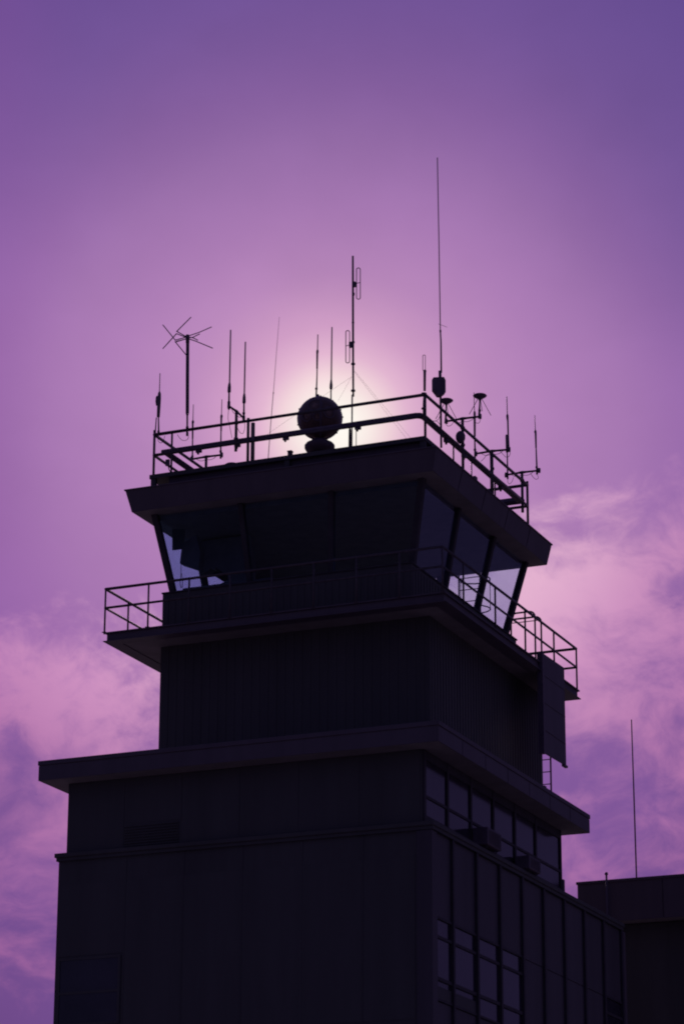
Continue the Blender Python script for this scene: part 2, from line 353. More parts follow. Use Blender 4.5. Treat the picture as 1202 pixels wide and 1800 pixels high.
# windows in the first front bay
for z0 in (.6, 4.2, 7.8, 11.4):
    w = MB(); a, b = xs[0]+.06, xs[1]-.06
    w.box(a, b, BY0-.03, BY0+.005, z0, z0+.06); w.box(a, b, BY0-.03, BY0+.005, z0+1.5, z0+1.56)
    w.box(a, a+.06, BY0-.03, BY0+.005, z0+.06, z0+1.5); w.box(b-.06, b, BY0-.03, BY0+.005, z0+.06, z0+1.5)
    w.box(a+.06, b-.06, BY0-.03, BY0+.005, z0+.72, z0+.78)
    wf = w.build('window', 'wall', T)
    p = MB(); p.box(a+.06, b-.06, BY0-.014, BY0+.004, z0+.06, z0+.72); p.box(a+.06, b-.06, BY0-.014, BY0+.004, z0+.78, z0+1.5)
    p.build('pane', 'darkglass', wf)

# right face (x = BX1), bays of 1.5 m between dark posts
my = [BY0+.27]+[59.33+1.51*k for k in range(8)]+[71.36]
for k, y in enumerate(my[1:], 1):
    B(BX1-.01, BX1+.085, y-.055, y+.055, 0, 15.215).build('facade_post', 'mullion', T, bevel=.008)
B(BX1-.3, BX1+.09, 71.425, 71.60, 0, 15.2).build('end_pilaster', 'fascia', T, bevel=.01)
nb = len(my)-1
glassbays = (0, 1, 2, 3, 8)
for st, zt in enumerate((13.30, 9.7, 6.1, 2.5)):
    for k in range(nb):
        a = my[k]+(.06 if k else .0); b = my[k+1]-.06
        if k in glassbays:
            fr = MB(); z0 = zt-1.78 if k in (2, 3, 8) or st else zt-1.5
            zs = [zt, zt-.36, zt-.425, zt-1.27, zt-1.345, zt-1.74]
            for h0, h1 in ((zt, zt+.05), (zt-.425, zt-.36), (zt-1.345, zt-1.27), (zt-1.79, zt-1.74)):
                fr.box(BX1-.01, BX1+.05, a, b, h0, h1)
            for q0, q1 in ((a-.001, a+.022), (b-.022, b+.001)): fr.box(BX1-.01, BX1+.046, q0, q1, zt-1.785, zt+.045)
            f = fr.build('window', 'mullion', T)
            gl = MB()
            for i in (0, 2, 4):
                if i == 4 and k in (0, 1) and st == 0:
                    gl.box(BX1-.01, BX1+.012, a, b, zs[i]-.12, zs[i]); continue
                gl.box(BX1-.01, BX1+.012+.004*((k*3+i) % 3), a, b, zs[i+1], zs[i])
            gl.build('pane', 'darkglass', f)
            if k in (0, 1) and st == 0:
                B(BX1-.01, BX1+.03, a, b, zt-1.74, zt-1.47).build('open_vent', 'shaft', T)
        # spandrel panel above / between windows
        lo = zt+.055 if k in glassbays else zt-1.78
        hi = (15.2 if st == 0 else zt+1.79) if True else 0
        if k in glassbays:
            B(BX1-.01, BX1+.022, a, b, lo, hi).build('spandrel_panel', 'spandrel', T)
        else:
            sp = MB(); sp.box(BX1-.01, BX1+.022, a, b, zt+.02, hi); sp.box(BX1-.01, BX1+.022, a, b, zt-1.79, zt-.005)
            sp.build('spandrel_panel', 'spandrel', T)

# upper storey, slightly set back
UX0, UX1, UY0, UY1 = -32.12, -23.24, 58.23, 67.44
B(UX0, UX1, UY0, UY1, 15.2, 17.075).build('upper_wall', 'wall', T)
B(UX1-.25, UX1+.07, UY1+.002, UY1+.12, 15.2, 15.85).build('downpipe_box', 'fascia', T)
up = MB()
for k in range(6):
    a = UX0+.03+1.468*k; b = a+1.45
    if k == 1: up.box(a, b, UY0-.006, UY0+.01, 16.0, 17.05)
    else: up.box(a, b, UY0-.006, UY0+.01, 15.45, 17.05)
up.build('front_panels', 'shaft', T)
lv = MB(); a = UX0+.03+1.468
for k in range(8): lv.box(a, a+1.4, UY0-.03, UY0+.005, 15.46+.065*k, 15.48+.065*k)
lv.build('louvre', 'wall', T)
um = [UY0+.04]+[59.66+1.47*k for k in range(5)]+[UY1-.03]
um[6:] = [UY1-.03]
for k in range(6):
    y0, y1 = um[k], um[k+1]
    fr = MB()
    fr.box(UX1-.01, UX1+.05, y0-.03 if k else y0-.02, y0+.07, 15.42, 17.07)
    if k == 5: fr.box(UX1-.01, UX1+.05, y1-.06, y1+.02, 15.42, 17.07)
    e = y1-(.03 if k < 5 else .06)
    for h0, h1 in ((15.42, 15.60), (16.0, 16.06), (16.86, 17.07)): fr.box(UX1-.01, UX1+.04, y0+.07, e, h0, h1)
    f = fr.build('window', 'mullion', T)
    p = MB(); p.box(UX1-.01, UX1+.012+.003*(k % 2), y0+.07, e, 15.60, 16.0); p.box(UX1-.01, UX1+.012+.003*((k+1) % 2), y0+.07, e, 16.06, 16.86)
    p.build('pane', 'darkglass', f)

# eave slab
EX0, EX1, EY0, EY1 = -32.64, -22.64, 57.70, 68.02
B(EX0+.02, EX1-.02, EY0+.02, EY1-.02, 17.08, 17.52).build('eave_slab', 'soffit', T)
ef = MB(); ef.ring(EX0, EX1, EY0, EY1, 17.085, 17.43, .019)
ef.build('eave_fascia', 'fascia', T)
MB().ring(EX0-.018, EX1+.018, EY0-.018, EY1+.018, 17.445, 17.55, .16).build('eave_cap', 'fascia', T, bevel=.008)
for k in range(1, 7):
    y = EY0+1.47*k; B(EX1-.001, EX1+.005, y-.01, y+.01, 17.09, 17.43).build('fascia_joint', 'mullion', T)

# shaft
SX0, SX1, SY0, SY1 = -30.73, -23.76, 60.05, 67.75
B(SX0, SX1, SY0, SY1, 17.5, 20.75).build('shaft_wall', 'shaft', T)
rb = MB()
y = SY0+.1
while y < SY1-.1:
    rb.box(SX1-.01, SX1+.010, y, y+.09, 17.52, 20.70); y += .18
rb.build('side_ribs', 'shaft', T)
rb = MB(); x = SX0+.12
while x < SX1-.15:
    rb.box(x, x+.11, SY0-.008, SY0+.01, 17.56, 20.70); x += .22
rb.build('front_ribs', 'shaft', T)
B(-24.35, -23.72, 67.752, 67.9, 17.52, 18.35).build('base_flashing', 'concrete', T)

# balcony
KX0, KX1, KY0, KY1 = -31.70, -23.03, 59.10, 68.46
B(KX0+.03, KX1-.03, KY0+.03, KY1-.03, 20.722, 20.90).build('balcony_slab', 'soffit', T)
MB().ring(KX0, KX1, KY0, KY1, 20.73, 20.905, .029).build('balcony_fascia', 'fascia', T)
MB().ring(KX0-.05, KX1+.05, KY0-.05, KY1+.05, 20.91, 20.94, .5).build('balcony_edge', 'fascia', T)
MB().ring(KX0-.07, KX1+.07, KY0-.07, KY1+.07, 20.705, 20.722, .35).build('drip_plate', 'fascia', T)
# balcony railing
RX0, RX1, RY0, RY1 = -31.755, -23.05, 59.07, 68.5
br = MB().tube([(RX0,RY0,22.03),(RX1,RY0,22.03),(RX1,RY1,22.06),(RX0,RY1,22.06)], .026, 10, True).build('balcony_top_rail', 'steel', T)
MB().tube([(RX0,RY0,21.555),(RX1,RY0,21.555),(RX1,RY1,21.56),(RX0,RY1,21.56)], .022, 10, True).build('balcony_middle_rail', 'steel', T)
posts = [(RX0,RY0),(RX1,RY0),(RX1,RY1),(RX0,RY1)]
posts += [(RX0+1.16+1.08*k, RY0) for k in range(7)] + [(RX0+1.16*(k+1)+.05, RY1) for k in range(6)]
posts += [(RX1, y) for y in (60.4, 62.52, 64.62, 66.75)] + [(RX0, y) for y in (60.26, 62.4, 64.5, 66.6)]
for x, y in posts:
    q = MB().tube([(x,y,20.90),(x,y,22.03)], .024, 10)
    q.box(x-.05, x+.05, y-.05, y+.05, 20.94, 20.952)
    q.build('balcony_post', 'steel', T)

# cab: low wall, sloping mullions and panes
LX0, LX1, LY0, LY1 = -30.72, -24.22, 60.06, 67.2
ch = MB().ring(LX0, LX1, LY0, LY1, 20.905, 22.06, .16); ch.build('cab_wall', 'shaft', T)
rb = MB(); x = LX0+.08
while x < LX1-.1:
    rb.box(x, x+.09, LY0-.01, LY0+.01, 20.95, 21.98); x += .18
y = LY0+.08
while y < LY1-.1:
    rb.box(LX1-.01, LX1+.012, y, y+.09, 20.95, 21.98); y += .18
rb.build('cab_cladding_ribs', 'shaft', T)
MB().ring(LX0-.02, LX1+.03, LY0-.03, LY1+.02, 22.062, 22.095, .42).build('cab_sill', 'cabframe', T)
B(LX0+.17, LX1-.17, LY0+.17, LY1-.17, 20.91, 21.1).build('cab_floor', 'interior', T)
Zg0, Zg1 = 22.09, 24.13
g0 = (-30.68, -24.29, 60.38, 66.83); g1 = (-31.06, -23.86, 59.99, 67.26)
def gl_pt(side, t, h):
    """point on the outer glazing plane, t along the side, h from sill (0) to head (1)"""
    x0 = g0[0]+(g1[0]-g0[0])*h; x1 = g0[1]+(g1[1]-g0[1])*h; y0 = g0[2]+(g1[2]-g0[2])*h; y1 = g0[3]+(g1[3]-g0[3])*h
    z = Zg0+(Zg1-Zg0)*h
    return {'f': Vector((x0+(x1-x0)*t, y0, z)), 'b': Vector((x0+(x1-x0)*t, y1, z)),
            'l': Vector((x0, y0+(y1-y0)*t, z)), 'r': Vector((x1, y0+(y1-y0)*t, z))}[side]
inward = {'f': Vector((0, 1, 0)), 'b': Vector((0, -1, 0)), 'l': Vector((1, 0, 0)), 'r': Vector((-1, 0, 0))}
def slab_on(side, t0, t1, h0, h1, d0, d1):
    i = inward[side]
    o = [gl_pt(side, t0, h0), gl_pt(side, t1, h0), gl_pt(side, t1, h1), gl_pt(side, t0, h1)]
    m = MB(); m.hexa([p+i*d0 for p in o], [p+i*d1 for p in o]); return m
for side in 'fblr':
    L = 7.0
    for t in (1/3, 2/3):
        w = .062/6.8
        slab_on(side, t-w, t+w, 0, .985, -.005, .15).build('cab_mullion', 'cabframe', T)
    for k in range(3):
        e0 = .022 if k == 0 else .0105; e1 = .022 if k == 2 else .0105
        slab_on(side, k/3+e0, (k+1)/3-e1, .002, .975, .05, .06).build('cab_window', 'g_blue' if side in 'fl' else 'g_clear', T)
for cx, cy in ((0,2),(1,2),(0,3),(1,3)):
    a = Vector((g0[cx], g0[cy], Zg0)); b = Vector((g1[cx], g1[cy], Zg1-.01))
    sx = 1 if cx == 0 else -1; sy = 1 if cy == 2 else -1
    w = .15
    def sqr(p): return [(p.x, p.y, p.z), (p.x+sx*w, p.y, p.z), (p.x+sx*w, p.y+sy*w, p.z), (p.x, p.y+sy*w, p.z)]
    MB().hexa(sqr(a), sqr(b)).build('cab_corner_post', 'cabframe', T)
B(-30.9, -24.02, 60.15, 67.1, 24.0, 24.122).build('cab_ceiling', 'interior', T)

# cab roof: out-flaring fascia
FB = (-31.41, -23.49, 59.64, 67.61); FT = (-31.53, -23.35, 59.49, 67.62)
MB().frustum(FB, 24.125, (-31.525, -23.355, 59.495, 67.615), 24.640).build('cab_roof', 'fascia', T)
B(FB[0]+.01, FB[1]-.01, FB[2]+.01, FB[3]-.01, 24.118, 24.1235).build('cab_soffit', 'soffit', T)
MB().ring(FT[0]-.02, FT[1]+.02, FT[2]-.02, FT[3]+.02, 24.642, 24.672, .3).build('roof_flashing', 'fascia', T)
B(-31.1, -23.7, 59.9, 67.2, 24.66, 24.71).build('roof_membrane', 'roof', T)
for k in range(1, 5):
    js = MB()
    t = k/5
    y0 = FB[2]+(FB[3]-FB[2])*t
    a = Vector((FB[1], y0, 24.13)); b = Vector((-23.355, y0, 24.63))
    js.hexa([a+Vector((-.01,-.012,0)), a+Vector((.006,-.012,0)), a+Vector((.006,.012,0)), a+Vector((-.01,.012,0))],
            [b+Vector((-.01,-.012,0)), b+Vector((.006,-.012,0)), b+Vector((.006,.012,0)), b+Vector((-.01,.012,0))])
    js.build('fascia_joint', 'mullion', T)
# raised deck kerb on a curb
B(-30.62, -23.95, 60.06, 66.8, 24.7, 25.03).build('roof_curb', 'fascia', T)
dk = MB().ring(-31.096, -23.80, 59.92, 67.16, 25.03, 25.135, .55); dk.box(-30.545, -24.351, 60.471, 66.609, 25.055, 25.11)
dk.build('roof_deck', 'wall', T)
for x, y in ((-31.0, 59.99), (-23.88, 60.0), (-31.0, 67.0), (-23.88, 67.06), (-27.4, 60.0), (-23.88, 63.5), (-27.4, 67.0), (-31, 63.5)):
    B(x-.065, x+.065, y-.05, y+.05, 24.67, 25.03).build('deck_leg', 'wall', T)
# roof railing
QX0, QX1, QY0, QY1 = -31.02, -23.82, 59.99, 67.13
MB().tube([(QX0,QY0,26.2),(QX1,QY0,26.2),(QX1,QY1,26.2),(QX0,QY1,26.2)], .031, 10, True).build('roof_top_rail', 'steel', T)
MB().tube([(QX0,QY0,25.66),(QX1,QY0,25.66),(QX1,QY1,25.62),(QX0,QY1,25.62)], .028, 10, True).build('roof_middle_rail', 'steel', T)
for x, y, z0, z1, r in ((QX0,QY0,24.7,26.32,.032),(QX1,QY0,25.13,26.22,.032),(QX1,QY1,24.7,26.3,.034),(QX0,QY1,25.1,26.22,.03),
                   (-30.533,QY0,25.13,26.2,.026),(-28.46,QY0,25.13,26.27,.036),(QX1,64.45,25.13,26.2,.03),
                   (-28.6,QY1,25.13,26.2,.03),(-26.2,QY1,25.13,26.2,.03),(QX0,64.3,25.13,26.2,.03)):
    MB().tube([(x,y,z0),(x,y,z1)], r, 12).build('roof_post', 'steel', T)
MB().tube([(-28.36,60.05,25.14),(-28.36,60.05,26.15)], .05, 12).build('roof_post', 'fibre', T)
MB().rpts([(-25.81,60.1,25.13,.036),(-25.81,60.1,25.62,.03),(-25.81,60.1,25.68,.02)], 12).build('roof_post', 'steel', T)

# ------------------------------------------------------------------ pipe run round the roof (its own thing)
D_ = empty('pipe_run', (-27.4, 63.5, 25.13), 'fat dark pipe looping round the roof just inside the railing', 'pipe')
cr = .12
def corner(x, y, sx, sy, z):
    return [(x+sx*cr*(1-math.cos(a))*1., y+sy*cr*(1-math.sin(a)), z) for a in (0, PI/6, PI/3, PI/2)]
px0, px1, py0, py1 = -30.79, -24.00, 60.2, 66.98
loop = [(-30.9, py0, 25.785), (px1-.15, py0, 25.785), (px1-.05, py0+.03, 25.78), (px1, py0+.11, 25.775), (px1+.02, py1, 25.75), (px0+.1, py1, 25.75), (px0, py1-.1, 25.75), (px0, py0+.04, 25.765)]
MB().tube(loop[:6], .07, 16).build('pipe', 'dark', D_)
MB().tube(loop[5:], .075, 16).build('pipe', 'dark', D_)
for x, y in ((-29.9, py0), (-27.55, py0), (-25.65, py0), (-28.85, py0)):
    c = MB(); c.box(x-.07, x+.07, y-.03, y+.05, 25.65, 25.73); c.box(x-.03, x+.01, y-.02, y+.02, 25.6, 25.65); c.build('pipe_clamp', 'dark', D_)
for y in (61.8, 63.0, 65.6):
    c = MB(); c.box(px1-.04, px1+.06, y-.07, y+.07, 25.62, 25.70); c.box(px1-.02, px1+.02, y-.02, y+.03, 25.57, 25.62); c.build('pipe_clamp', 'dark', D_)
for x, y in ((px0+.02, 62.), (px0+.02, 65.), (px1, 62.3), (px1, 65.2), (-27, py1)):
    MB().tube([(x, y, 25.12), (x, y, 25.7)], .022, 8).build('pipe_stand', 'steel', D_)

# ------------------------------------------------------------------ antennas
matof = dict(mast='steel', clamp='dark', antenna_body='fibre', matching_box='dark', support_tube='steel', whip='dark', hub='dark',
             base_sleeve='dark', rod='rod', joint='dark', whip_tip='dark', lower_mast='rod', base_tube='dark', pole='steel')
made = []
for kind, label, parts, cables in ANT:
    p0 = min((q for _, pp in parts for q in pp), key=lambda q: q[2])
    grp = {'whip_antenna': 'whip antennas on the tower roof', 'collinear_antenna': 'rod antennas on the tower roof', 'disc_antenna': 'disc antennas on the tower roof'}.get(kind)
    e = empty(kind, p0[:3], label, 'antenna' if kind != 'rooftop_mast' else 'mast', grp)
    for nm, pp in parts:
        MB().rpts(pp, 12 if pp[0][3] > .015 else 8).build(nm, matof[nm], e)
    for cb in cables:
        # smooth the hanging coax into a curve
        P = [Vector(c) for c in cb]; out = []
        for i in range(len(P)-1):
            a = P[max(i-1, 0)]; b = P[i]; c = P[i+1]; d = P[min(i+2, len(P)-1)]
            for s in range(5):
                t = s/5
                out.append(.5*((2*b)+(-a+c)*t+(2*a-5*b+4*c-d)*t*t+(-a+3*b-3*c+d)*t**3))
        out.append(P[-1])
        MB().tube(out, .0065, 6).build('coax_cable', 'wire', e)
    made.append((kind, label, e))
def find(s): return next(e for k, l, e in made if s in l)

# turnstile elements
e = find('crossed turnstile')
for a in TURNSTILE: MB().tube(a, .0125, 8).build('element', 'dark', e)
# folded dipoles
e = find('folded dipoles')
def loopel(top, bot, hw, r, e, name='folded_dipole'):
    x, y, z1 = top; z0 = bot[2]; xb = bot[0]; pts = []
    d = Vector((.92, .40, 0))   # across the mast
    for k in range(9):
        a = PI*k/8; pts.append(Vector((x, y, z1-hw))+d*(hw*math.cos(a))+Vector((0, 0, hw*math.sin(a))))
    for k in range(9):
        a = PI+PI*k/8; pts.append(Vector((xb, y, z0+hw))+d*(hw*math.cos(a))+Vector((0, 0, hw*math.sin(a))))
    return MB().tube(pts, r, 8, True).build(name, 'dark', e)
loopel(*LOOP1, .046, .011, e); loopel(*LOOP2, .046, .011, e)
mx = -25.915
MB().box(mx-.0, mx+.075, 60.46, 60.54, 29.52, 29.65).build('dipole_bracket', 'dark', e)
MB().tube([(mx+.07,60.5,29.6),(mx+.19,60.5,29.61)], .009, 6).build('dipole_feed', 'dark', e)
MB().box(mx-.085, mx-.0, 60.46, 60.54, 27.93, 28.07).build('dipole_bracket', 'dark', e)
MB().tube([(mx-.08,60.5,28.0),(mx-.17,60.5,27.99)], .009, 6).build('dipole_feed', 'dark', e)
for i, gq in enumerate(GUY): MB().tube(gq, .0024, 5).build('guy_wire', 'gwire', e)
# loop on the near corner antenna
e = find('near corner post'); loopel(*LOOP3, .03, .008, e, 'loop_whip')
# tuning box of the tallest whip
e = find('tallest whip')
bx = Vector((-23.82, 60.93, 26.72))
d = Vector((.83, .55, 0)).normalized(); q = Vector((-d.y, d.x, 0))
o = [(-.17, .22), (.10, .25), (.14, .17), (.14, -.15), (.03, -.24), (-.05, -.24), (-.17, -.09)]
m = MB(); m.plate([bx+d*a+Vector((0, 0, b))-q*.09 for a, b in o], q*.18); m.build('tuning_box', 'dark', e, bevel=.012)
MB().tube([(-23.82,60.9,28.36),(-23.72,61.0,28.33),(-23.66,61.06,28.31)], .005, 6).build('spur_wire', 'wire', e)
# disc antennas
for s, c in (('nearest the tuning box', (-24.243, 62.47, 26.975)), ('higher of the two discs', (-23.357, 62.47, 26.972))):
    e = find(s)
    MB().lathe(c, [(.03, -.12), (.05, -.075), (.12, -.045), (.165, -.012), (.172, .006), (.15, .024), (.06, .036)], 28).build('disc', 'dark', e)
    for k in range(4):
        a = .55+k*PI/2; dd = Vector((math.cos(a), math.sin(a), 0)); cc = Vector(c)
        MB().tube([cc+dd*.05+Vector((0,0,-.08)), cc+dd*.27+Vector((0,0,-.50))], .0085, 6).build('radial', 'dark', e)

# brackets carrying antenna pairs
def mount(label, pole, a, b, zb, extra=()):
    e = empty('antenna_bracket', (pole[0], pole[1], pole[2]), label, 'bracket', 'antenna brackets on the roof rail')
    MB().tube([(pole[0],pole[1],pole[2]),(pole[0],pole[1],pole[3])], .037, 12).build('pole', 'steel', e)
    mid = Vector((pole[0], pole[1], zb+.012))
    MB().tube([a, mid+(Vector(a)-mid)*.25, mid, mid+(Vector(b)-mid)*.25, b], [.026, .028, .040, .028, .026], 10).build('crossarm', 'steel', e)
    for z in extra:
        MB().lathe((pole[0], pole[1], z), [(.055, -.03), (.06, 0), (.055, .03)], 10).build('clamp', 'dark', e)
    for s in (a, b):
        MB().lathe((s[0], s[1], s[2]), [(.036, -.06), (.04, 0), (.036, .06)], 10).build('clamp', 'dark', e)
    for s, o2 in ((a, 1), (b, -1)):
        v = Vector(s); w = Vector((pole[0], pole[1], zb-.05)); mid2 = (v+w)/2+Vector((0, 0, -.16))
        pts = [v*(1-t)**2+mid2*2*t*(1-t)+w*t*t for t in [i/8 for i in range(9)]]
        MB().tube([p.lerp(w, .35) for p in pts], .0065, 6).build('coax_cable', 'wire', e)
    return e
m1 = mount('T shaped bracket holding the two disc antennas', (-23.82, 62.47, 25.1, 26.43), (-24.245,62.47,26.43), (-23.357,62.47,26.43), 26.43, (26.2, 25.75))
MB().lathe((-23.835, 62.36, 25.93), [(.04, -.17), (.085, -.13), (.115, -.06), (.12, .03), (.10, .09), (.05, .14)], 14).build('junction_pot', 'dark', m1)
mount('T shaped bracket at the middle of the right roof rail', (-23.82, 64.52, 25.13, 26.27), (-24.25,64.52,26.26), (-23.36,64.52,26.25), 26.26, (25.8,))
m3 = mount('T shaped bracket nearest the far right corner of the roof rail', (-23.82, 66.74, 25.33, 26.42), (-24.26,66.74,26.41), (-23.35,66.74,26.41), 26.41, (26.2, 25.65))
mount('low T shaped bracket on the left side of the roof', (-31.02, 62.9, 25.1, 26.58), (-31.44,62.9,26.57), (-30.58,62.9,26.57), 26.57)
mount('T shaped bracket with two rod antennas on the front roof rail', (-28.79, 60.0, 25.46, 26.5), (-28.757,59.5,26.46), (-28.828,60.5,26.5), 26.49, (26.2, 25.78))
e = mount('bracket half hidden behind the round beacon', (-27.22, 61.65, 25.1, 26.62), (-27.5,61.9,26.6), (-26.79,61.2,26.58), 26.6)

# ------------------------------------------------------------------ rotating beacon
bc = Vector((-27.0, 61.0, 26.40)); br_ = .548
Bn = empty('rotating_beacon', (bc.x, bc.y, 25.11), 'large round rotating airport beacon on the front edge of the tower roof', 'beacon')
MB().lathe((bc.x, bc.y, 25.10), [(.20, 0), (.22, .06), (.21, .32), (.23, .38)], 28).build('pedestal', 'dark', Bn)
MB().lathe((bc.x, bc.y, 25.5), [(.22, 0), (.33, .05), (.37, .12), (.37, .19), (.33, .24), (.24, .27), (.2, .33)], 36).build('base_flange', 'dark', Bn)
pr = [(br_*math.sin(PI*k/26), -br_*math.cos(PI*k/26)) for k in range(1, 26)]
hs = MB().lathe(bc, pr, 56).build('housing', 'beacon', Bn)
tocam = Vector((.40, -.915, 0)).normalized(); side = Vector((tocam.y*-1, tocam.x, 0)); side = Vector((.915, .40, 0)); upv = Vector((0, 0, 1))
# clamp band round the equator of the drum (vertical, seen edge on)
ring = [bc+side*0+tocam*(br_+.004)*math.cos(a)+upv*(br_+.004)*math.sin(a) for a in [2*PI*k/56 for k in range(56)]]
MB().tube([p+side*.02 for p in ring], .02, 8, True).build('seam_band', 'dark', Bn)
ringo = [bc+side*(br_)*math.cos(a)+upv*(br_)*math.sin(a) for a in [2*PI*k/56 for k in range(56)]]
MB().tube(ringo, .014, 6, True).build('rim_band', 'dark', Bn)
for a in (.07, .42, .98, 2.0, 2.69, 3.45, 3.95, 5.55, 5.9):
    dr = side*math.cos(a)+upv*math.sin(a); p = bc+dr*(br_+.012)
    MB().lathe(p, [(.016, -.02), (.02, 0), (.016, .02)], 6, dr).build('bolt', 'dark', Bn)
def port(dx, dz, rad):
    dr = (tocam*math.sqrt(max(.05, 1-(dx*dx+dz*dz)/br_**2))*br_+side*dx+upv*dz).normalized()
    h = math.sqrt(br_**2-rad**2)
    u = dr.orthogonal().normalized(); v = dr.cross(u)
    MB().tube([bc+dr*h+(u*math.cos(a)+v*math.sin(a))*rad for a in [2*PI*k/32 for k in range(32)]], .018, 8, True).build('port_rim', 'dark', Bn)
    prof = []
    for i in range(5):
        r0 = rad*(1-.2*i); prof += [(r0-.008, h-.05+.02*i), (r0-.03, h+.012+.012*i)]
    prof.append((.01, h+.075))
    MB().lathe(bc, prof, 32, dr).build('lens', 'lens', Bn)
port(-.12, .17, .17); port(.24, -.02, .14); port(-.32, -.10, .13); port(-.06, -.14, .10)
MB().lathe(bc+upv*(br_-.01)-side*.05, [(.09, -.03), (.06, .02), (.03, .08), (.012, .1)], 12).build('lifting_lug', 'dark', Bn)

# ------------------------------------------------------------------ small roof items
e = empty('roof_vent', (-27.6, 60.6, 25.11), 'short square vent stub on the roof edge left of the round beacon', 'vent')
B(-27.655, -27.56, 60.55, 60.65, 25.1, 25.47).build('stub', 'dark', e); B(-27.665, -27.55, 60.54, 60.66, 25.47, 25.5).build('cap', 'dark', e)
e = empty('mushroom_vent', (-29.25, 60.75, 25.11), 'low mushroom shaped vent cap at the left part of the roof edge', 'vent')
MB().lathe((-29.25, 60.75, 25.1), [(.09, 0), (.09, .26)], 16).build('neck', 'dark', e)
MB().lathe((-29.25, 60.75, 25.36), [(.10, -.02), (.2, .0), (.215, .03), (.15, .075), (.05, .1)], 22).build('cap', 'dark', e)
e = MB().tube([(-29.93,60.4,25.1),(-29.93,60.4,25.31)], .035, 10).build('pipe_stub', 'dark', None, origin=(-29.93,60.4,25.1))
tag(e, 'tiny round pipe stub on the roof edge below the left crossbar', 'pipe')
e = MB().tube([(-26.03,61,25.1),(-26.03,61,25.95)], .011, 8).build('thin_aerial', 'rod', None, origin=(-26.03,61,25.1))
tag(e, 'very thin short aerial just right of the mast foot beside the beacon', 'antenna')
e = MB().tube([(-24.0,63.54,25.1),(-24.0,63.54,25.72)], .016, 8).build('conduit_riser', 'rod', None, origin=(-24,63.54,25.1))
tag(e, 'thin conduit standing below the fat pipe on the right roof side', 'conduit')
e = B(-23.93, -23.83, 63.35, 63.5, 25.13, 25.24).build('cable_box', 'dark', None, origin=(-23.88,63.42,25.13))
tag(e, 'tiny cable box on the right edge of the roof deck', 'box')
e = empty('junction_box', (-30.6, 59.97, 25.3), 'small junction box on the railing post near the left roof corner', 'junction box')
B(-30.655, -30.56, 59.9, 59.96, 25.31, 25.47).build('case', 'dark', e); MB().tube([(-30.6,59.93,25.32),(-30.57,59.96,25.2),(-30.54,60.02,25.13)], .012, 6).build('cable', 'wire', e)

# ------------------------------------------------------------------ ladders
def ladder(label, x0, x1, y, z0, z1, hoops=(), hc=None):
    e = empty('ladder', ((x0+x1)/2, y, z0), label, 'ladder', 'ladders at the back of the tower')
    for x in (x0, x1): MB().tube([(x,y,z0),(x,y,z1)], .024, 8).build('stile', 'steel', e)
    z = z0+.25
    while z < z1-.1:
        MB().tube([(x0,y,z),(x1,y,z)], .013, 8).build('rung', 'steel', e); z += .32
    for z in hoops:
        cx = (x0+x1)/2; rr = hc or .4
        pts = [(x1, y, z)]+[(cx+rr*math.cos(a), y+.36+.36*math.sin(a), z) for a in [-.6+(PI+1.2)*k/16 for k in range(17)]]+[(x0, y, z)]
        MB().tube(pts, .018, 8).build('cage_hoop', 'steel', e)
    if hoops:
        for a in (.2, PI/2, PI-.2):
            cx = (x0+x1)/2; rr = hc or .4
            MB().tube([(cx+rr*math.cos(a), y+.36+.36*math.sin(a), hoops[0]), (cx+rr*math.cos(a), y+.36+.36*math.sin(a), hoops[-1])], .011, 6).build('cage_bar', 'steel', e)
    return e
ladder('caged ladder behind the glazed cab seen through its right windows', -25.97, -25.38, 67.72, 20.94, 25.1, (23.3, 24.12), .42)
lo = ladder('ladder rising from the eave roof to the balcony behind the hanging panel', -24.12, -23.64, 68.02, 17.55, 20.7)
for y, zt, x1 in ((68.3, 23.14, -24.09), (67.95, 22.87, -23.80)):
    zt2 = zt; x0 = -24.75; pts = [(x0,y,20.94),(x0,y,zt2-.15)]
    for k in range(1, 5): a = PI/2*k/4; pts.append((x0+.15*(1-math.cos(a)), y, zt2-.15+.15*math.sin(a)))
    for k in range(0, 5): a = PI/2*k/4; pts.append((x1-.15+.15*math.sin(a), y, zt2-.15+.15*math.cos(a)))
    pts += [(x1,y,20.94)]
    MB().tube(pts, .024, 10).build('handrail_loop', 'steel', lo)
MB().tube([(-24.6,67.95,22.77),(-23.84,67.95,22.77)], .012, 6).build('rung', 'steel', lo)

# hanging panel on the right of the balcony
e = empty('hanging_panel', (-22.92, 66.3, 18.6), 'tall flat panel hung outside the right balcony edge, in front of the ladder', 'panel')
pn = MB(); x0, x1 = -22.97, -22.93
pn.plate([(x0,65.62,18.62),(x0,67.17,18.66),(x0,67.17,21.2),(x0,65.62,21.17)], (x1-x0,0,0)); pn.build('board', 'fascia', e, bevel=.006)
B(-23.07, -22.925, 65.5, 65.615, 18.60, 21.2).build('side_frame', 'dark', e)
B(-22.98, -22.90, 66.95, 67.2, 18.60, 18.655).build('foot_bracket', 'dark', e)
for z in (19.2, 19.9, 20.6): B(-22.928, -22.918, 65.65, 67.15, z, z+.015).build('seam_strip', 'fascia', e)

